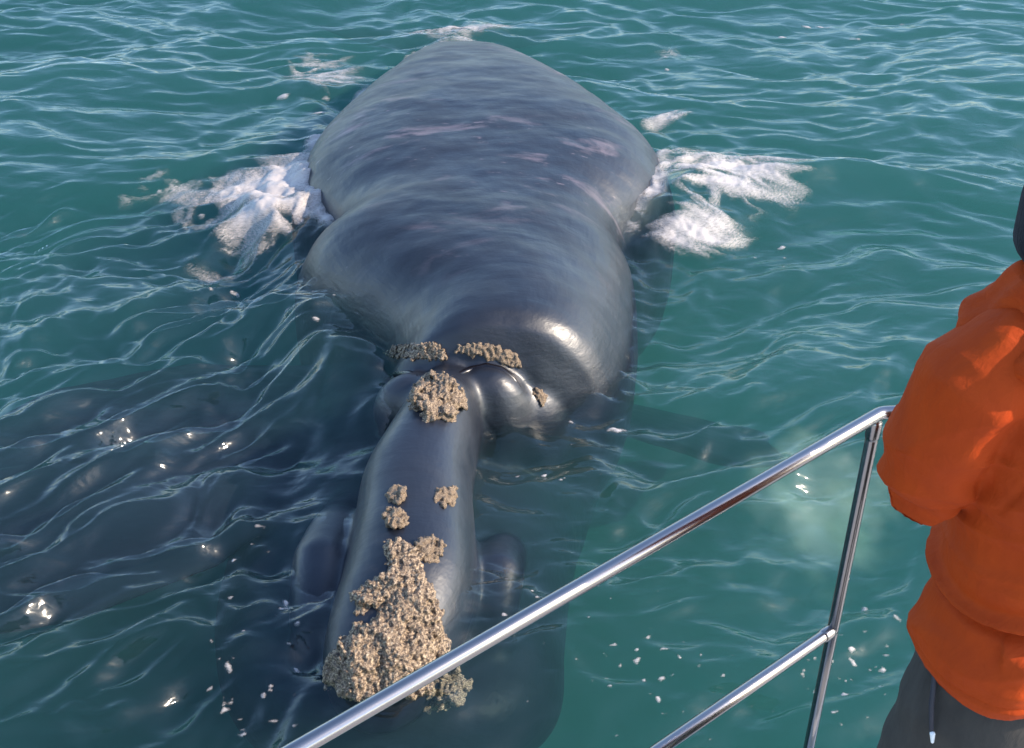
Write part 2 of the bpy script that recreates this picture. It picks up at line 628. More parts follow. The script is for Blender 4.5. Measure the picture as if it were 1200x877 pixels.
def whale_dist(x, y):
    fx = np.clip((np.asarray(x, float) + 7) / 0.08, 0, len(_dx) - 1.001)
    fy = np.clip((np.asarray(y, float) - 2.5) / 0.08, 0, len(_dy) - 1.001)
    ix, iy = fx.astype(int), fy.astype(int)
    u, v = fx - ix, fy - iy
    return (DIST[iy, ix] * (1 - u) + DIST[iy, ix + 1] * u) * (1 - v) + (DIST[iy + 1, ix] * (1 - u) + DIST[iy + 1, ix + 1] * u) * v


# ------------------------------------------------------------------ the sea
# outline of the whale at the waterline, for the waves that wrap it
def wave_height(x, y):
    x = np.asarray(x, float)
    y = np.asarray(y, float)
    wx = x + 0.45 * perlin(x * 0.5, y * 0.5, 1) + 0.12 * perlin(x * 1.7, y * 1.7, 2)
    wy = y + 0.45 * perlin(x * 0.5, y * 0.5, 3) + 0.12 * perlin(x * 1.7, y * 1.7, 4)
    h = np.zeros_like(x)
    rg = random.Random(5)
    for k in range(26):
        lam = 0.35 * (1.135 ** k)
        if lam > 6:
            break
        ang = math.pi / 2 + rg.gauss(0.12, 0.45)
        kx, ky = math.cos(ang) * 2 * math.pi / lam, math.sin(ang) * 2 * math.pi / lam
        ph = rg.uniform(0, 6.28)
        s = np.sin(kx * wx + ky * wy + ph)
        amp = 0.0075 * lam ** 0.75
        h += amp * (s + 0.35 * (s * s - 0.5))
    # choppier, sharper ridges on the sheltered side, smoother swell elsewhere
    left = smooth((-0.6 - x) / 1.4) * smooth((10.2 - y) / 1.6) + 0.5 * smooth((x - 0.2) / 0.6) * smooth((7.6 - y) / 1.2)
    c, s_ = math.cos(0.62), math.sin(0.62)
    rx, ry = c * wx + s_ * wy, -s_ * wx + c * wy
    h += left * (0.125 * (ridge(rx * 0.9, ry * 2.0, 5) - 0.5) + 0.070 * (ridge(rx * 2.0, ry * 4.4, 6) - 0.5) + 0.016 * (ridge(rx * 4.4, ry * 9.5, 7) - 0.5))
    h += 0.040 * (ridge(wx * 0.8, wy * 2.1, 8) - 0.5) + 0.020 * (ridge(wx * 1.8, wy * 4.5, 9) - 0.5) + 0.004 * perlin(wx * 5, wy * 10, 10)
    # water heaped up and draped over the left of the nape, and pouring off the right of the blowholes
    d = whale_dist(x, y)
    nz = perlin(x * 1.1, y * 1.1, 12)
    near = np.exp(-d / 0.55)
    h += 0.05 * np.exp(-d / 0.14) * (0.55 + 0.9 * nz)
    h += near * (0.5 + nz) * 0.016 * np.sin(2 * math.pi * d / 0.26 + 5 * perlin(x * 0.8, y * 0.8, 13))
    h += near * (0.06 * (ridge(wx * 1.5, wy * 2.3, 14) - 0.5) + 0.032 * (ridge(wx * 3.4, wy * 4.8, 15) - 0.5))
    g = lambda cx, cy, sx, sy: np.exp(-((x - cx) / sx) ** 2 - ((y - cy) / sy) ** 2)
    h += 0.36 * g(-1.08, 6.85, 0.42, 0.40) + 0.12 * g(-0.85, 6.35, 0.22, 0.3) + 0.30 * g(-1.38, 7.45, 0.45, 0.45)
    h += 0.10 * g(0.05, 6.25, 0.25, 0.25)
    h += 0.16 * g(-1.95, 9.35, 0.55, 0.45) + 0.10 * g(1.45, 9.3, 0.45, 0.6)
    return h


def graded(lo, hi, step, far):
    a = list(np.arange(lo, hi + step / 2, step))
    d, p = step, a[-1]
    while p < far:
        d *= 1.22
        p += d
        a.append(p)
    d, p = step, a[0]
    while p > -far:
        d *= 1.22
        p -= d
        a.insert(0, p)
    return np.array(a)


gx = graded(-6.4, 6.6, 0.026, 900)
gy = graded(3.0, 15.2, 0.026, 900)
X, Y = np.meshgrid(gx, gy)
fade = smooth((40 - np.hypot(X, Y - 8)) / 20)
Z = wave_height(X, Y) * fade
nx, ny = len(gx), len(gy)
V = np.stack([X.ravel(), Y.ravel(), Z.ravel()], 1)
idx = np.arange(nx * ny).reshape(ny, nx)
quads = np.stack([idx[:-1, :-1].ravel(), idx[:-1, 1:].ravel(), idx[1:, 1:].ravel(), idx[1:, :-1].ravel()], 1)
DEPTH = -5.0
base = len(V)
bv = np.array([(gx[0], gy[0], DEPTH), (gx[-1], gy[0], DEPTH), (gx[-1], gy[-1], DEPTH), (gx[0], gy[-1], DEPTH)])
V = np.vstack([V, bv])
extra = []
extra.append([base, base + 3, base + 2, base + 1])
extra.append(list(idx[0, ::-1]) + [base, base + 1])
extra.append(list(idx[-1, :]) + [base + 2, base + 3])
extra.append(list(idx[:, 0]) + [base + 3, base])
extra.append(list(idx[::-1, -1]) + [base + 1, base + 2])
me = bpy.data.meshes.new('sea')
loops = np.concatenate([quads.ravel()] + [np.array(e) for e in extra])
starts = list(range(0, 4 * len(quads), 4))
p = 4 * len(quads)
for e in extra:
    starts.append(p)
    p += len(e)
me.vertices.add(len(V))
me.vertices.foreach_set('co', V.ravel())
me.loops.add(len(loops))
me.loops.foreach_set('vertex_index', loops)
me.polygons.add(len(starts))
me.polygons.foreach_set('loop_start', np.array(starts))
me.polygons.foreach_set('use_smooth', np.array([True] * len(quads) + [False] * len(extra)))
me.update(calc_edges=True)
me.validate()
me.materials.append(M_SEA)
sea = bpy.data.objects.new('sea', me)
COL.objects.link(sea)
tag(sea, 'rippled teal green sea water around the whale', kind='structure')
# pale sandy bottom of the shallow bay
M_SAND = plain_material('pale_sand', (0.40, 0.38, 0.30), 0.9, 0, 0.5, 0.35, 0.02)
bx_ = graded(-14, 14, 0.7, 850)
by_ = graded(-2, 30, 0.7, 850)
SX, SY = np.meshgrid(bx_, by_)
SZ = -2.5 + 0.12 * fbm(SX * 0.3, SY * 0.3, 3, 200)
bi_ = np.arange(SX.size).reshape(SX.shape)
bed = mesh_obj('seabed', np.stack([SX.ravel(), SY.ravel(), SZ.ravel()], 1), [tuple(q) for q in np.stack([bi_[:-1, :-1].ravel(), bi_[:-1, 1:].ravel(), bi_[1:, 1:].ravel(), bi_[1:, :-1].ravel()], 1).tolist()], M_SAND)
tag(bed, 'pale sandy seabed under the shallow water', kind='structure')

def on_whale(px, py):
    return BODY.ray_cast(Vector((0, 0, CAM_H)), ray(px, py).normalized())


def inside(px, py, poly):
    c = False
    j = len(poly) - 1
    for i in range(len(poly)):
        xi, yi = poly[i]
        xj, yj = poly[j]
        if (yi > py) != (yj > py) and px < (xj - xi) * (py - yi) / (yj - yi) + xi:
            c = not c
        j = i
    return c


_ico = bmesh.new()
bmesh.ops.create_icosphere(_ico, subdivisions=1, radius=1)
ICO_V = np.array([v.co for v in _ico.verts])
ICO_F = np.array([[v.index for v in f.verts] for f in _ico.faces])
_ico.free()
_ico = bmesh.new()
bmesh.ops.create_icosphere(_ico, subdivisions=2, radius=1)
ICO2_V = np.array([v.co for v in _ico.verts])
ICO2_F = np.array([[v.index for v in f.verts] for f in _ico.faces])
_ico.free()


def blobs(name, items, mat, parent, squash=0.75, jitter=0.28, fine=False, attr='tint', fuse=0.0):
    """items: (position, normal, radius, tint); one mesh of many crusty nodules"""
    iv, if_ = (ICO2_V, ICO2_F) if fine else (ICO_V, ICO_F)
    vs, fs, ts = [], [], []
    for k, (pos, nrm, r, tint) in enumerate(items):
        q = Vector(nrm).to_track_quat('Z', 'Y').to_matrix() @ Matrix.Rotation(random.uniform(0, 6.28), 3, 'Z')
        S = np.array([random.uniform(0.75, 1.25), random.uniform(0.75, 1.25), squash * random.uniform(0.7, 1.4)]) * r
        v = iv * S * (1 + jitter * RNG.uniform(-1, 1, (len(iv), 1)))
        v = v @ np.array(q).T + np.array(pos)
        fs.append(if_ + len(iv) * k)
        vs.append(v)
        ts.append(np.full(len(iv), tint))
    v = np.vstack(vs)
    f = np.vstack(fs)
    if fuse:
        sh = Shape()
        sh.v, sh.f = [Vector(q) for q in v.tolist()], [tuple(q) for q in f.tolist()]
        ob = sh.build(name, mat, parent, voxel=fuse, iters=1, factor=0.4)
        c_, n_ = coords(ob.data), normals(ob.data)
        dsp = 0.007 * (fbm(c_[:, 0] * 42, c_[:, 1] * 42, 3, 33) + fbm(c_[:, 0] * 45 + 7, c_[:, 2] * 45, 3, 36))
        set_coords(ob.data, c_ + n_ * dsp[:, None])
        return ob
    ob = mesh_obj(name, v, [tuple(q) for q in f.tolist()], mat, parent, True)
    a = ob.data.attributes.new(attr, 'FLOAT', 'POINT')
    a.data.foreach_set('value', np.concatenate(ts))
    return ob


def callosity(poly, count, rmin, rmax, lift, label=None, darker=0.0):
    xs, ys = [p[0] for p in poly], [p[1] for p in poly]
    items = []
    tries = 0
    while len(items) < count and tries < count * 20:
        tries += 1
        x, y = random.uniform(min(xs), max(xs)), random.uniform(min(ys), max(ys))
        if not inside(x, y, poly):
            continue
        loc, nrm, _, _ = on_whale(x, y)
        if loc is None:
            continue
        r = rmin + (rmax - rmin) * random.random() ** 2.2
        clump = 0.5 + 0.5 * float(perlin(loc.x * 9, loc.y * 9, 30))
        if clump < 0.16:
            continue
        up = lift * (0.2 + clump) * random.random()
        items.append((loc + nrm * (up - r * 0.2), nrm, r, min(1, max(0, 0.05 + 0.95 * random.random() ** 1.6 - darker + 0.25 * (up / max(lift, 1e-4) - 0.4)))))
    for k in range(count // 10):
        b_ = random.choice(items)
        items.append((b_[0] - Vector(b_[1]) * rmax * 0.9, b_[1], rmax * random.uniform(1.0, 1.7), random.uniform(0, 0.15)))
    ob = blobs('callosity', items, M_CALL, whale, 0.6, 0.5, fuse=0.0065)
    if label:
        ob['label'] = label
    return ob


callosity([(452, 645), (470, 638), (494, 652), (492, 676), (507, 706), (512, 742), (524, 752), (516, 784), (492, 812), (425, 815), (384, 806), (386, 775), (412, 752), (446, 724), (452, 706),
           (424, 714), (416, 702), (436, 684), (456, 676), (464, 664)], 3200, 0.005, 0.032, 0.075, 'large crusty tan callosity covering the tip of the snout')
callosity([(484, 470), (492, 452), (508, 444), (526, 446), (540, 462), (540, 478), (526, 490), (500, 492), (486, 484)], 700, 0.005, 0.028, 0.09, 'rounded grey tan callosity in front of the blowholes')
callosity([(454, 585), (456, 575), (468, 571), (477, 578), (474, 588), (462, 590)], 150, 0.005, 0.018, 0.05)
callosity([(452, 612), (456, 600), (470, 597), (478, 606), (474, 618), (460, 622)], 180, 0.005, 0.018, 0.055)
callosity([(509, 585), (513, 575), (528, 573), (536, 582), (530, 592), (516, 594)], 150, 0.005, 0.018, 0.04)
callosity([(490, 645), (494, 633), (508, 630), (519, 645), (512, 657), (498, 658)], 200, 0.005, 0.018, 0.05, 'small golden callosity on the right of the snout')
callosity([(450, 414), (470, 404), (510, 402), (524, 412), (522, 424), (490, 420), (460, 420)], 420, 0.005, 0.016, 0.03, 'rough crust along the rim of one blowhole', 0.15)
callosity([(528, 414), (545, 404), (585, 406), (606, 418), (612, 432), (594, 428), (560, 414)], 460, 0.005, 0.016, 0.03, None, 0.1)
callosity([(624, 462), (630, 455), (642, 466), (636, 478)], 90, 0.005, 0.016, 0.03, None, 0.25)
# slit-like blowholes behind the crest of each mound
M_DARK = plain_material('blowhole_dark', (0.006, 0.005, 0.007), 0.25)
for pts in ([(538, 437), (552, 431), (570, 428), (588, 432), (602, 442), (610, 453)], [(444, 452), (452, 444), (464, 438), (478, 437), (488, 440)]):
    P, rr = [], []
    for k, q in enumerate(pts):
        loc, nrm, _, _ = on_whale(*q)
        P.append(loc - nrm * 0.012)
        rr.append(0.010 + 0.020 * math.sin(math.pi * (k + 0.4) / len(pts)))
    Shape().tube(P, rr, 14, 0.8).build('blowhole', M_DARK, whale)
# pale crust on the chin, under water beyond the snout
chin = []
for k in range(420):
    d_ = Vector((random.uniform(-1, 1), random.uniform(-1, 1), random.uniform(-1, 1)))
    if d_.length > 1:
        continue
    chin.append((Vector((-0.40 + d_.x * 0.19, 4.44 + d_.y * 0.14, -0.15 + d_.z * 0.10)), Vector((0, -0.3, 1)), random.uniform(0.012, 0.03), 1.0))
ch = blobs('callosity', chin, M_CALL, whale, 0.7, 0.4, fuse=0.0075)
ch['label'] = 'pale callosity on the chin just under the water'

# ------------------------------------------------------------------ foam
def foam_patch(label, x0, x1, y0, y1, mask, thick, step=0.016, follow_whale=False):
    xs = np.arange(x0, x1, step)
    ys = np.arange(y0, y1, step)
    X, Y = np.meshgrid(xs, ys)
    m = mask(X, Y)
    z = wave_height(X, Y) + thick * np.clip(m, 0, 1.2) * (0.75 + 0.45 * fbm(X * 3.5, Y * 5.5, 4, 40)) + 0.012 * np.clip(m, 0, 1) * fbm(X * 14, Y * 18, 3, 43) + 0.004 - 0.03 * (m < 0.02)
    keep = m > 0.0
    id_ = -np.ones(X.shape, int)
    cell = keep[:-1, :-1] | keep[1:, :-1] | keep[:-1, 1:] | keep[1:, 1:]
    used = np.zeros(X.shape, bool)
    used[:-1, :-1] |= cell; used[1:, :-1] |= cell; used[:-1, 1:] |= cell; used[1:, 1:] |= cell
    id_[used] = np.arange(used.sum())
    q = np.stack([id_[:-1, :-1][cell], id_[:-1, 1:][cell], id_[1:, 1:][cell], id_[1:, :-1][cell]], 1)
    ob = mesh_obj('sea_foam', np.stack([X[used], Y[used], z[used]], 1), [tuple(t) for t in q.tolist()], M_FOAM)
    a = ob.data.attributes.new('foam_amount', 'FLOAT', 'POINT')
    a.data.foreach_set('value', np.clip(m[used], 0, 1))
    tag(ob, label, kind='stuff')
    return ob


def gz(X, Y, cx, cy, sx, sy, rot=0.0):
    c, s = math.cos(rot), math.sin(rot)
    a = ((X - cx) * c + (Y - cy) * s) / sx
    b = (-(X - cx) * s + (Y - cy) * c) / sy
    return np.exp(-(a * a + b * b))


def lace(X, Y, seed, sx=1.5, sy=3.2):
    wx = X + 0.25 * perlin(X * 1.3, Y * 1.3, seed + 1)
    wy = Y + 0.25 * perlin(X * 1.3, Y * 1.3, seed + 2)
    return np.maximum(ridge(wx * sx, wy * sy, seed), ridge(wx * sx * 1.9, wy * sy * 1.7, seed + 5) - 0.12)


def m_left(X, Y):
    e = 1.2 * gz(X, Y, -1.95, 9.25, 0.62, 0.50, 0.15) + 0.8 * gz(X, Y, -1.85, 9.95, 0.40, 0.40) + 0.7 * gz(X, Y, -2.8, 9.75, 0.75, 0.40) + 0.45 * gz(X, Y, -2.3, 8.5, 0.6, 0.25)
    return 1.0 * (lace(X, Y, 45, 1.4, 2.8) * 0.75 + 1.25 * e - 1.0) + 0.25 * fbm(X * 3, Y * 5, 3, 41)


def m_edge(X, Y):
    d = whale_dist(X, Y)
    e = np.exp(-((d - 0.05) / 0.11) ** 2) * smooth((Y - 8.6) / 0.5) * smooth((X + 3.0) / 0.5)
    return 1.1 * e * (0.6 + 1.5 * fbm(X * 1.2, Y * 1.2, 3, 46)) + 0.35 * lace(X, Y, 47, 2.5, 3.5) - 0.55


def m_right(X, Y):
    e = gz(X, Y, 1.55, 9.8, 0.55, 1.05, 0.1) + 0.5 * gz(X, Y, 2.2, 10.0, 0.5, 0.45) + 0.9 * gz(X, Y, 1.35, 8.85, 0.45, 0.25) + 0.9 * gz(X, Y, 1.45, 11.2, 0.40, 0.16, 0.5) + 0.5 * gz(X, Y, 2.3, 9.6, 0.6, 0.7)
    return 1.5 * (lace(X, Y, 50, 1.0, 4.4) * (0.5 + 0.5 * e) + 0.78 * e - 1.0)


def m_top(X, Y):
    e = 0.8 * gz(X, Y, -0.6, 13.5, 0.9, 0.5) + 0.7 * gz(X, Y, -1.9, 12.3, 0.6, 0.9, 0.3) + 0.45 * gz(X, Y, 1.6, 12.9, 0.5, 0.3, 0.5) + 0.4 * gz(X, Y, 2.6, 13.5, 1.0, 0.5)
    return 1.5 * (lace(X, Y, 60, 1.7, 3.0) * (0.6 + 0.4 * e) + 1.15 * e - 0.95)


foam_patch('thick sunlit white foam heaped against the left flank of the whale', -4.2, -1.2, 8.3, 10.8, m_left, 0.04)
foam_patch('thin broken line of foam along the waterline of the whale back', -2.6, 2.0, 8.5, 13.6, m_edge, 0.02)
def pale_patch(label, px, py, sx, sy, seed, top=0.5):  # pale green see-through sheets stacked below the surface
    c = at(px, py, -0.25)
    vs, fs, ds, off = [], [], [], 0
    for k, zz in enumerate((-0.26, -0.33, -0.41, -0.5, -0.6)):
        X, Y = np.meshgrid(np.arange(c.x - 2 * sx, c.x + 2 * sx, 0.03), np.arange(c.y - 2 * sy, c.y + 2 * sy, 0.03))
        m = 0.55 * gz(X, Y, c.x, c.y, sx, sy) + 0.35 * fbm(X * 2.2, Y * 2.2, 3, seed + k) - 0.12
        m = m * smooth((gz(X, Y, c.x, c.y, sx, sy) - 0.03) / 0.2)
        n_ = X.size
        q = np.arange(n_).reshape(X.shape)
        vs.append(np.stack([X.ravel(), Y.ravel(), (zz + 0.05 * fbm(X * 2, Y * 2, 2, seed + 9 + k)).ravel()], 1))
        fs += (np.stack([q[:-1, :-1].ravel(), q[:-1, 1:].ravel(), q[1:, 1:].ravel(), q[1:, :-1].ravel()], 1) + off).tolist()
        off += n_
        ds.append(np.clip(m.ravel(), 0, top))
    ob = mesh_obj('pale_green_patch', np.vstack(vs), [tuple(t) for t in fs], M_PATCH)
    a = ob.data.attributes.new('foam_amount', 'FLOAT', 'POINT')
    a.data.foreach_set('value', np.concatenate(ds))
    tag(ob, label, kind='stuff')


pale_patch('pale green patch under the water behind the railing corner', 965, 570, 0.34, 0.42, 140)
foam_patch('lacy white foam trailing off the right flank of the whale', 0.7, 3.6, 8.1, 11.9, m_right, 0.018)
foam_patch('scattered foam ribbons where the back of the whale slips under', -3.4, 4.2, 10.9, 14.6, m_top, 0.015, 0.02)


# loose foam flecks on the water
def flecks(label, spots):
    vs, fs, ds, off = [], [], [], 0
    for q, (px, py, spread, n, r0, r1) in enumerate(spots):
        c = at(px, py)
        sc_ = (c - Vector((0, 0, CAM_H))).length / FPX
        sx, sy = spread * sc_ * 1.5, spread * sc_ * 1.5
        r = (r0 + r1) * 0.8
        X, Y = np.meshgrid(np.arange(c.x - 2.2 * sx, c.x + 2.2 * sx, max(0.007, r / 3.5)), np.arange(c.y - 2.2 * sy, c.y + 2.2 * sy, max(0.007, r / 3.5)))
        e = gz(X, Y, c.x, c.y, sx, sy)
        m = 1.8 * (perlin(X * 0.22 / r, Y * 0.36 / r, 100 + q) + 0.5 * perlin(X * 0.6 / r, Y * 0.8 / r, 130 + q) - 1.08 + 0.5 * e)
        m = np.where(e > 0.05, m, -1)
        z = wave_height(X, Y) + 0.35 * r * np.clip(m, -0.3, 0.8) + 0.002
        cell = (m > 0)[:-1, :-1] | (m > 0)[1:, :-1] | (m > 0)[:-1, 1:] | (m > 0)[1:, 1:]
        used = np.zeros(X.shape, bool)
        used[:-1, :-1] |= cell; used[1:, :-1] |= cell; used[:-1, 1:] |= cell; used[1:, 1:] |= cell
        id_ = -np.ones(X.shape, int)
        id_[used] = np.arange(used.sum()) + off
        off += int(used.sum())
        vs.append(np.stack([X[used], Y[used], z[used]], 1))
        fs += np.stack([id_[:-1, :-1][cell], id_[:-1, 1:][cell], id_[1:, 1:][cell], id_[1:, :-1][cell]], 1).tolist()
        ds.append(np.clip(m[used] * 1.5 + 0.1, 0, 1))
    ob = mesh_obj('foam_fleck', np.vstack(vs), [tuple(t) for t in fs], M_FOAM)
    a = ob.data.attributes.new('foam_amount', 'FLOAT', 'POINT')
    a.data.foreach_set('value', np.concatenate(ds))
    tag(ob, label, kind='stuff')


flecks('small white foam flecks floating beside the head of the whale', [(300, 640, 28, 26, .008, .022), (340, 720, 35, 18, .008, .02), (380, 390, 40, 14, .01, .022), (700, 500, 25, 12, .01, .03), (650, 560, 30, 14, .006, .018),
       (800, 360, 14, 8, .012, .03), (620, 720, 30, 14, .006, .016), (280, 320, 30, 14, .012, .03), (300, 800, 60, 10, .008, .02)])
flecks('foam flecks on the green water beside the railing', [(1040, 720, 22, 16, .008, .03), (1010, 770, 40, 26, .006, .02), (760, 790, 60, 16, .006, .016), (960, 800, 40, 14, .006, .014), (1020, 690, 8, 6, .01, .02)])
flecks('distant foam flecks on the pale water behind the whale', [(980, 30, 60, 26, .02, .05), (850, 60, 30, 14, .02, .06), (900, 290, 30, 10, .015, .03), (330, 110, 40, 40, .02, .06), (230, 230, 40, 26, .02, .05)])

# ------------------------------------------------------------------ boat: deck and hull below the frame
DECK = 2.42
boat = empty('boat', (0.6, -2.0, DECK))
tag(boat, 'white hull and deck of the boat under the steel railing', 'boat')
M_HULL = plain_material('white_gelcoat', (0.75, 0.75, 0.73), 0.3, 0, 3, 0.05)
M_DECK = plain_material('deck_paint', (0.45, 0.45, 0.43), 0.7, 0, 60, 0.2)
outline = [(-3.2, -1.25), (-0.31, 1.11), (0.735, 1.95), (2.6, 2.05), (4.0, 1.0), (4.6, -1.5), (4.6, -7.0), (-3.6, -7.0), (-3.6, -1.8)]
Sh = Shape()
cx_, cy_ = 0.5, -2.4
lv = [(1.0, DECK - 0.03), (1.0, DECK - 0.15), (1.02, DECK - 0.18), (1.02, DECK - 0.24), (0.97, DECK - 0.28), (0.93, 1.0), (0.86, 0.0), (0.75, -0.6)]
Sh.loft([[(cx_ + (x - cx_) * k, cy_ + (y - cy_) * k, z) for (x, y) in outline] for k, z in lv])
Sh.build('hull', M_HULL, boat, smooth_shade=False)
Sh = Shape()
Sh.loft([[(cx_ + (x - cx_) * 0.985, cy_ + (y - cy_) * 0.985, z) for (x, y) in outline] for z in (DECK - 0.035, DECK)])
Sh.build('deck', M_DECK, boat, smooth_shade=False)

# ------------------------------------------------------------------ railing
RZ = CAM_H - 1.5
railing = empty('steel_railing', (0.72, 2.02, DECK))
tag(railing, 'polished stainless steel guard railing at the edge of the boat', 'railing')
pA = at(352, 876, RZ)
pB = at(1032, 484, RZ)
dirn = (pB - pA).normalized()
pA2 = pA - dirn * 1.9
TR = 0.0138


def pipe(name, pts, r, parent=railing, n=20):
    return Shape().tube(pts, [r] * len(pts), n).build(name, M_STEEL, parent)


def bend(p0, p1, p2, r, k=6):
    a = p1 + (p0 - p1).normalized() * r
    b = p1 + (p2 - p1).normalized() * r
    return [a * (1 - t) ** 2 + p1 * 2 * t * (1 - t) + b * t * t for t in [i / k for i in range(k + 1)]]


pC = pB + Vector((1.9, 0.12, 0))
pipe('top_rail', [pA2] + bend(pA2, pB, pC, 0.012) + [pC], TR)
postx = pB - dirn * 0.012
FOOT = DECK - 0.2                                   # the posts are bolted to the outer face of the gunwale
post_foot = Vector((postx.x, postx.y, FOOT))
pipe('post', [post_foot, postx - Vector((0, 0, 0.012))], TR * 0.93)
# where the middle rail meets the post
zs = np.linspace(DECK, RZ, 400)
def proj(p):
    d = p - Vector((0, 0, CAM_H))
    c, s = math.cos(PITCH), math.sin(PITCH)
    dep = d.y * c - d.z * s
    return 600 + FPX * d.x / dep, 438.5 + FPX * (-d.z * c - d.y * s) / dep
zm = min(zs, key=lambda z: abs(proj(Vector((postx.x, postx.y, z)))[1] - 738))
mid_end = Vector((postx.x, postx.y, zm))
pipe('middle_rail', [mid_end - dirn * 3.0, mid_end - dirn * 0.004], TR)
pf = pA2 + dirn * 0.3
pipe('post', [Vector((pf.x, pf.y, FOOT)), pf], TR * 0.93)
pf2 = pB + Vector((1.5, 0.095, 0))
pipe('post', [Vector((pf2.x, pf2.y, FOOT)), pf2], TR * 0.93)
for q in (post_foot, Vector((pf.x, pf.y, FOOT)), Vector((pf2.x, pf2.y, FOOT))):
    Shape().loft([[(q.x + r * math.cos(t), q.y + r * math.sin(t), FOOT + z) for t in [2 * math.pi * k / 20 for k in range(20)]] for r, z in ((0.036, -0.002), (0.036, 0.006), (0.02, 0.012))]).build('base_plate', M_STEEL, railing)
# welded collar where rail and post meet
Shape().tube([mid_end - dirn * 0.03, mid_end - dirn * 0.012], [TR * 1.12, TR * 1.12], 18).build('weld_collar', M_STEEL, railing)
Shape().tube([postx - Vector((0, 0, 0.05)), postx - Vector((0, 0, 0.02))], [TR * 1.1, TR * 1.1], 18).build('weld_collar', M_STEEL, railing)

# ------------------------------------------------------------------ the person
PX, PY = 0.90, 1.58
person = empty('person', (PX, PY, DECK))
tag(person, 'person in an orange jacket and dark beanie standing at the railing, seen from behind', 'person')
M_JACK = cloth_material('orange_shell_fabric', (0.36, 0.038, 0.002), (0.44, 0.051, 0.0025), 900, 0.75, 0.0)
M_TROU = cloth_material('grey_trouser_cloth', (0.042, 0.038, 0.034), (0.065, 0.059, 0.052), 600, 0.9, 0.0)
M_WOOL = cloth_material('dark_wool', (0.008, 0.009, 0.012), (0.02, 0.021, 0.026), 260, 0.95, 0.05)
M_SKIN = plain_material('skin', (0.50, 0.29, 0.20), 0.45, 0, 40, 0.1)
M_SHOE = plain_material('shoe_leather', (0.04, 0.03, 0.025), 0.5, 0, 40, 0.2)
M_CORD = plain_material('dark_cord', (0.02, 0.02, 0.03), 0.6)
M_WHITE = plain_material('white_tag_cloth', (0.8, 0.8, 0.78), 0.6)
M_EYE = plain_material('eye', (0.03, 0.02, 0.015), 0.15)


def oval(cx, cy, z, a, b, e=2.3, n=36, lean=0):
    return [(cx + a * math.copysign(abs(math.cos(t)) ** (2 / e), math.cos(t)), cy + b * math.copysign(abs(math.sin(t)) ** (2 / e), math.sin(t)), z + lean * math.sin(t)) for t in [2 * math.pi * k / n for k in range(n)]]


HX, HY, HZ = PX - 0.07, PY + 0.05, DECK + 1.61      # head centre
handL, handR = Vector((PX - 0.02, PY + 0.225, DECK + 1.22)), Vector((PX + 0.07, PY + 0.225, DECK + 1.22))
shL, shR = Vector((PX - 0.215, PY - 0.005, DECK + 1.435)), Vector((PX + 0.215, PY - 0.005, DECK + 1.435))
elL, elR = Vector((PX - 0.245, PY + 0.05, DECK + 1.17)), Vector((PX + 0.245, PY + 0.05, DECK + 1.17))
wrL = handL + Vector((-0.05, -0.07, 0.03))
wrR = handR + Vector((0.05, -0.07, 0.03))
# body: one continuous skin
B = Shape()
B.ell((HX, HY - 0.005, HZ + 0.02), (0.077, 0.098, 0.105))
B.ell((HX, HY + 0.045, HZ - 0.06), (0.055, 0.055, 0.06))
B.tube([(HX, HY + 0.085, HZ + 0.015), (HX, HY + 0.108, HZ - 0.022)], [0.010, 0.015], 10)
B.tube([(HX - 0.022, HY + 0.092, HZ - 0.062), (HX + 0.022, HY + 0.092, HZ - 0.062)], [0.009, 0.009], 8)
B.tube([(HX - 0.045, HY + 0.083, HZ + 0.035), (HX + 0.045, HY + 0.083, HZ + 0.035)], [0.012, 0.012], 8)
for s in (-1, 1):
    B.ell((HX + s * 0.078, HY - 0.005, HZ - 0.005), (0.010, 0.02, 0.03))
B.tube([(HX, HY - 0.01, HZ - 0.06), (PX - 0.02, PY + 0.01, DECK + 1.47), (PX, PY, DECK + 1.38)], [0.056, 0.062, 0.09], 16)
B.loft([oval(PX, PY, DECK + z, a, b) for z, a, b in ((0.86, 0.15, 0.10), (1.0, 0.145, 0.095), (1.15, 0.14, 0.095), (1.32, 0.17, 0.10), (1.43, 0.15, 0.08))])
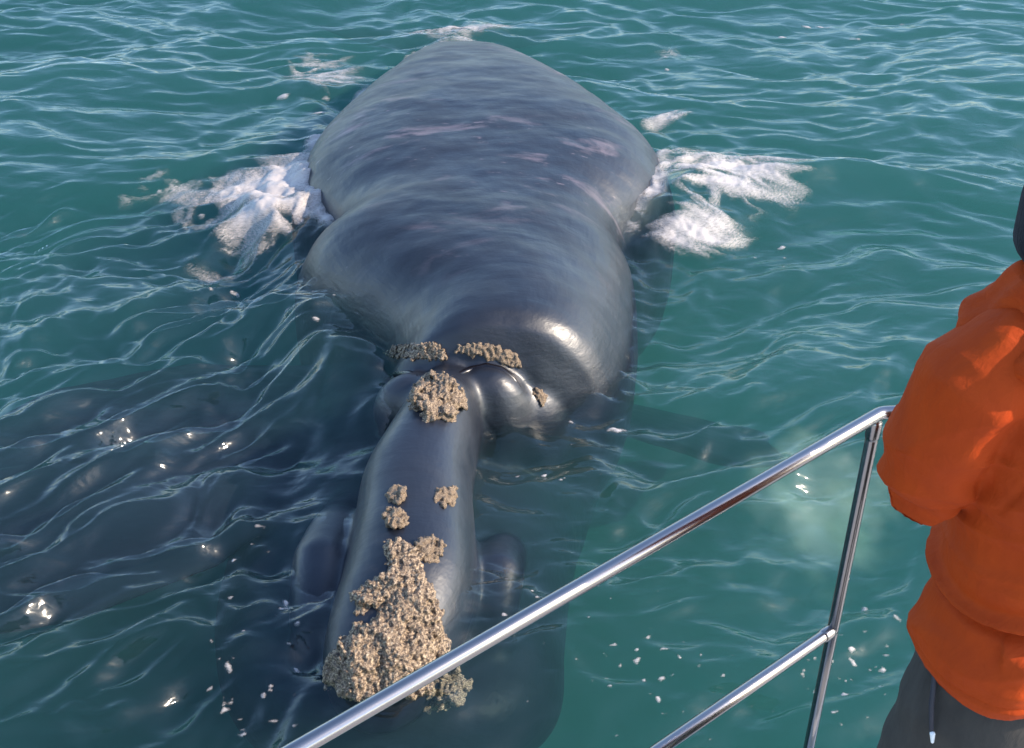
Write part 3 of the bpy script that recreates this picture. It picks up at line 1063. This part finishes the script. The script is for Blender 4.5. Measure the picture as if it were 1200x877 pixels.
for s, sh, el, wr, hd in ((-1, shL, elL, wrL, handL), (1, shR, elR, wrR, handR)):
    B.tube([sh, sh.lerp(el, 0.5), el, el.lerp(wr, 0.4), wr], [0.05, 0.047, 0.04, 0.038, 0.027], 14)
    B.tube([wr, hd + Vector((0, -0.022, 0.03)), hd + Vector((0, 0.006, 0.032))], [0.026, 0.034, 0.032], 12, 0.55)
    for k in range(4):
        fx = (k - 1.5) * 0.019
        ln = (0.9, 1.05, 1.0, 0.8)[k if s < 0 else 3 - k]
        b0 = hd + Vector((fx, 0.012, 0.030))
        B.tube([b0, b0 + Vector((0, 0.026 * ln, -0.010)), b0 + Vector((0, 0.030 * ln, -0.036)), b0 + Vector((0, 0.008, -0.056 * ln))], [0.0095, 0.009, 0.0085, 0.0075], 8)
    tx = -s * 0.036
    b0 = hd + Vector((tx * 0.8, -0.02, 0.024))
    B.tube([b0, b0 + Vector((tx * 0.4, 0.004, -0.018)), b0 + Vector((tx * 0.2, 0.006, -0.045))], [0.012, 0.0105, 0.009], 8)
    hip = Vector((PX + s * 0.085, PY, DECK + 0.88))
    kn = Vector((PX + s * 0.12, PY + 0.02, DECK + 0.48))
    an = Vector((PX + s * 0.15, PY - 0.03, DECK + 0.09))
    B.tube([hip, hip.lerp(kn, 0.5), kn, kn.lerp(an, 0.35), an], [0.08, 0.072, 0.052, 0.052, 0.036], 14)
    B.tube([an + Vector((0, -0.03, -0.04)), an + Vector((s * 0.01, 0.08, -0.05)), an + Vector((s * 0.02, 0.15, -0.055))], [0.035, 0.037, 0.03], 12, 0.8)
B.build('body', M_SKIN, person, voxel=0.0055, iters=3)
for s in (-1, 1):
    Shape().ell((HX + s * 0.032, HY + 0.083, HZ + 0.012), (0.013, 0.010, 0.009), None, 12, 8).build('eye', M_EYE, person)
# jacket
J = Shape()
J.loft([oval(cx, cy, DECK + z, a, b, e) for z, cx, cy, a, b, e in (
    (0.785, PX, PY - 0.010, 0.200, 0.158, 2.4), (0.81, PX, PY - 0.010, 0.207, 0.164, 2.4), (0.88, PX, PY - 0.006, 0.196, 0.154, 2.4), (0.955, PX - 0.005, PY, 0.178, 0.140, 2.4), (0.975, PX - 0.005, PY, 0.176, 0.138, 2.4),
    (1.02, PX, PY - 0.008, 0.188, 0.160, 2.1), (1.12, PX, PY - 0.01, 0.190, 0.162, 2.1), (1.24, PX, PY - 0.012, 0.205, 0.165, 2.1), (1.34, PX, PY - 0.012, 0.222, 0.160, 2.2), (1.42, PX, PY - 0.005, 0.225, 0.135, 2.3),
    (1.48, PX, PY, 0.185, 0.112, 2.1), (1.525, PX - 0.005, PY + 0.005, 0.115, 0.09, 2.0), (1.55, PX - 0.01, PY + 0.01, 0.085, 0.075, 2.0))])
for s, sh, el, wr in ((-1, shL, elL, wrL), (1, shR, elR, wrR)):
    J.tube([sh + Vector((-s * 0.03, 0, 0.01)), sh + Vector((s * 0.02, 0, -0.03)), sh.lerp(el, 0.5) + Vector((s * 0.022, -0.01, 0)), el + Vector((0, -0.01, 0)), el.lerp(wr, 0.5), wr], [0.075, 0.085, 0.082, 0.072, 0.060, 0.044], 22)
jack = J.build('jacket', M_JACK, person, voxel=0.005, iters=7)
co = coords(jack.data)
nor = normals(jack.data)
x, y, z = co[:, 0] - PX, co[:, 1] - PY, co[:, 2] - DECK
f = 0.022 * (np.abs(ridge(x * 2.4 + z * 1.8, z * 3.0 - x * 3.6 + y, 70)) ** 2.5 - 0.35) + 0.012 * (np.abs(ridge(x * 5 - z * 3, z * 6 + x * 4 + y * 3, 71)) ** 2.5 - 0.35) + 0.008 * perlin(x * 5 + y * 3, z * 6, 72)
# deep horizontal fold above the waist, diagonal folds below it, puckers at the elbow
f = f + 0.026 * np.exp(-((z - 0.985 - 0.05 * x + 0.01 * np.sin(x * 22)) / 0.012) ** 2) - 0.020 * np.exp(-((z - 0.955 - 0.03 * x + 0.008 * np.sin(x * 17)) / 0.012) ** 2)
f = f + 0.014 * np.exp(-((z - 0.88 + 0.45 * (x + 0.05)) / 0.022) ** 2) * (x > -0.14)
f = f + 0.016 * np.exp(-((z - 1.07 - 0.35 * (x + 0.02)) / 0.020) ** 2) * smooth((x + 0.12) / 0.1)
f = f * np.where(z > 1.18, 0.35, 1.0)
crease = lambda u, v, sd: np.clip(1 - np.abs(perlin(u, v, sd)) * 5, 0, 1) ** 1.5
f = f + (0.008 * crease(x * 2.2 + z * 2.0, z * 4.0 - x * 3.0 + y * 2, 75) + 0.006 * crease(x * 4.5 - z * 2.5, z * 6.5 + x * 3 + y * 2, 76)) * np.where(z > 1.3, 0.4, 1.0)
groove = lambda t, w: -0.0045 * np.exp(-(t / w) ** 2)
f = f + groove(z - 0.82, 0.0035) + groove(z - 1.345 - 0.02 * np.cos(x * 9), 0.0035) * (y < 0) * (np.abs(x) < 0.17) + groove(np.abs(x) - 0.172 - 0.25 * (1.45 - z) * (1.45 - z), 0.0035) * (z > 1.2)
el_d = np.sqrt((np.abs(x) - 0.25) ** 2 + (z - 1.2) ** 2)
f = f + 0.004 * np.sin(z * 90 + x * 60) * np.exp(-(el_d / 0.07) ** 2)
set_coords(jack.data, co + nor * f[:, None])
# hood folded down around the neck
rings = []
prof = [(0.185, 1.465, 0.0), (0.203, 1.48, 0.0), (0.198, 1.505, 0.0), (0.165, 1.53, 0.0), (0.13, 1.55, 0), (0.11, 1.555, 0), (0.10, 1.53, 0), (0.11, 1.47, 0), (0.16, 1.44, 0)]
Hd = Shape()
n = 64
ring_pts = []
for k in range(n):
    t = 2 * math.pi * k / n
    w = 0.007 * math.sin(5 * t + 0.6) + 0.004 * math.sin(11 * t)
    back = 0.5 - 0.5 * math.sin(t)
    row = []
    for (r, z, _) in prof:
        rx = r * 1.0 + w
        ry = r * (0.70 + 0.10 * back) + w
        row.append(Vector((PX - 0.05 + rx * math.cos(t), PY + 0.005 + ry * math.sin(t), DECK + z - 0.035 * abs(math.cos(t)) ** 2 * (r > 0.15) + w * 0.8)))
    ring_pts.append(row)
vs = [p for row in ring_pts for p in row]
m_ = len(prof)
fs = [(k * m_ + i, ((k + 1) % n) * m_ + i, ((k + 1) % n) * m_ + (i + 1) % m_, k * m_ + (i + 1) % m_) for k in range(n) for i in range(m_)]
Hd.v, Hd.f = vs, fs
hood = Hd.build('hood', M_JACK, jack, voxel=0.005, iters=1)
co = coords(hood.data); nor = normals(hood.data)
th = np.arctan2(co[:, 1] - PY, co[:, 0] - PX)
set_coords(hood.data, co + nor * (0.010 * (ridge(th * 2.2, (co[:, 2] - DECK) * 9, 80) - 0.5) + 0.005 * perlin(th * 6, co[:, 2] * 20, 81))[:, None])
# trousers
T = Shape()
T.loft([oval(PX, PY - 0.005, DECK + z, a, b, 2.5) for z, a, b in ((0.57, 0.155, 0.11), (0.64, 0.178, 0.132), (0.74, 0.180, 0.138), (0.80, 0.164, 0.128), (0.86, 0.14, 0.11), (0.9, 0.12, 0.09))])
for s in (-1, 1):
    T.tube([(PX + s * 0.088, PY - 0.005, DECK + 0.84), (PX + s * 0.10, PY, DECK + 0.68), (PX + s * 0.125, PY + 0.02, DECK + 0.48), (PX + s * 0.14, PY, DECK + 0.28), (PX + s * 0.15, PY - 0.02, DECK + 0.09)], [0.095, 0.10, 0.082, 0.075, 0.072], 20)
tro = T.build('trousers', M_TROU, person, voxel=0.008, iters=4)
co = coords(tro.data); nor = normals(tro.data)
x, y, z = co[:, 0] - PX, co[:, 1] - PY, co[:, 2] - DECK
set_coords(tro.data, co + nor * (0.008 * (ridge(x * 4 + z * 3, z * 5 - x * 3, 90) - 0.5) + 0.005 * perlin(x * 9, z * 9 + y * 5, 91))[:, None])
# side pocket piping and a small white tag
pkt = [Vector((PX - 0.185, PY - 0.03, DECK + 0.79)), Vector((PX - 0.192, PY - 0.05, DECK + 0.74)), Vector((PX - 0.190, PY - 0.065, DECK + 0.69))]
Shape().tube(pkt, [0.005, 0.005, 0.004], 8).build('pocket_seam', M_CORD, tro)
Shape().tube([pkt[2] + Vector((0.0, -0.004, -0.002)), pkt[2] + Vector((0.003, -0.006, -0.022))], [0.005, 0.003], 8).build('pocket_tag', M_WHITE, tro)
# beanie
Bn = Shape()
Bn.loft([oval(HX, HY - 0.006, HZ + z, a, b, 2.0) for z, a, b in ((-0.055, 0.086, 0.104), (-0.04, 0.093, 0.112), (0.03, 0.095, 0.115), (0.045, 0.091, 0.111), (0.09, 0.082, 0.100), (0.125, 0.058, 0.072), (0.142, 0.028, 0.034), (0.147, 0.008, 0.01))])
bean = Bn.build('beanie', M_WOOL, person, voxel=0.006, iters=2)
for s in (-1, 1):
    an = Vector((PX + s * 0.15, PY - 0.03, DECK + 0.05))
    Shape().tube([an + Vector((0, -0.04, -0.005)), an + Vector((s * 0.01, 0.09, -0.008)), an + Vector((s * 0.02, 0.16, -0.015))], [0.046, 0.046, 0.036], 16, 0.9).build('shoe', M_SHOE, person, voxel=0.008, iters=3)

person.rotation_euler = (0, 0, R(14))
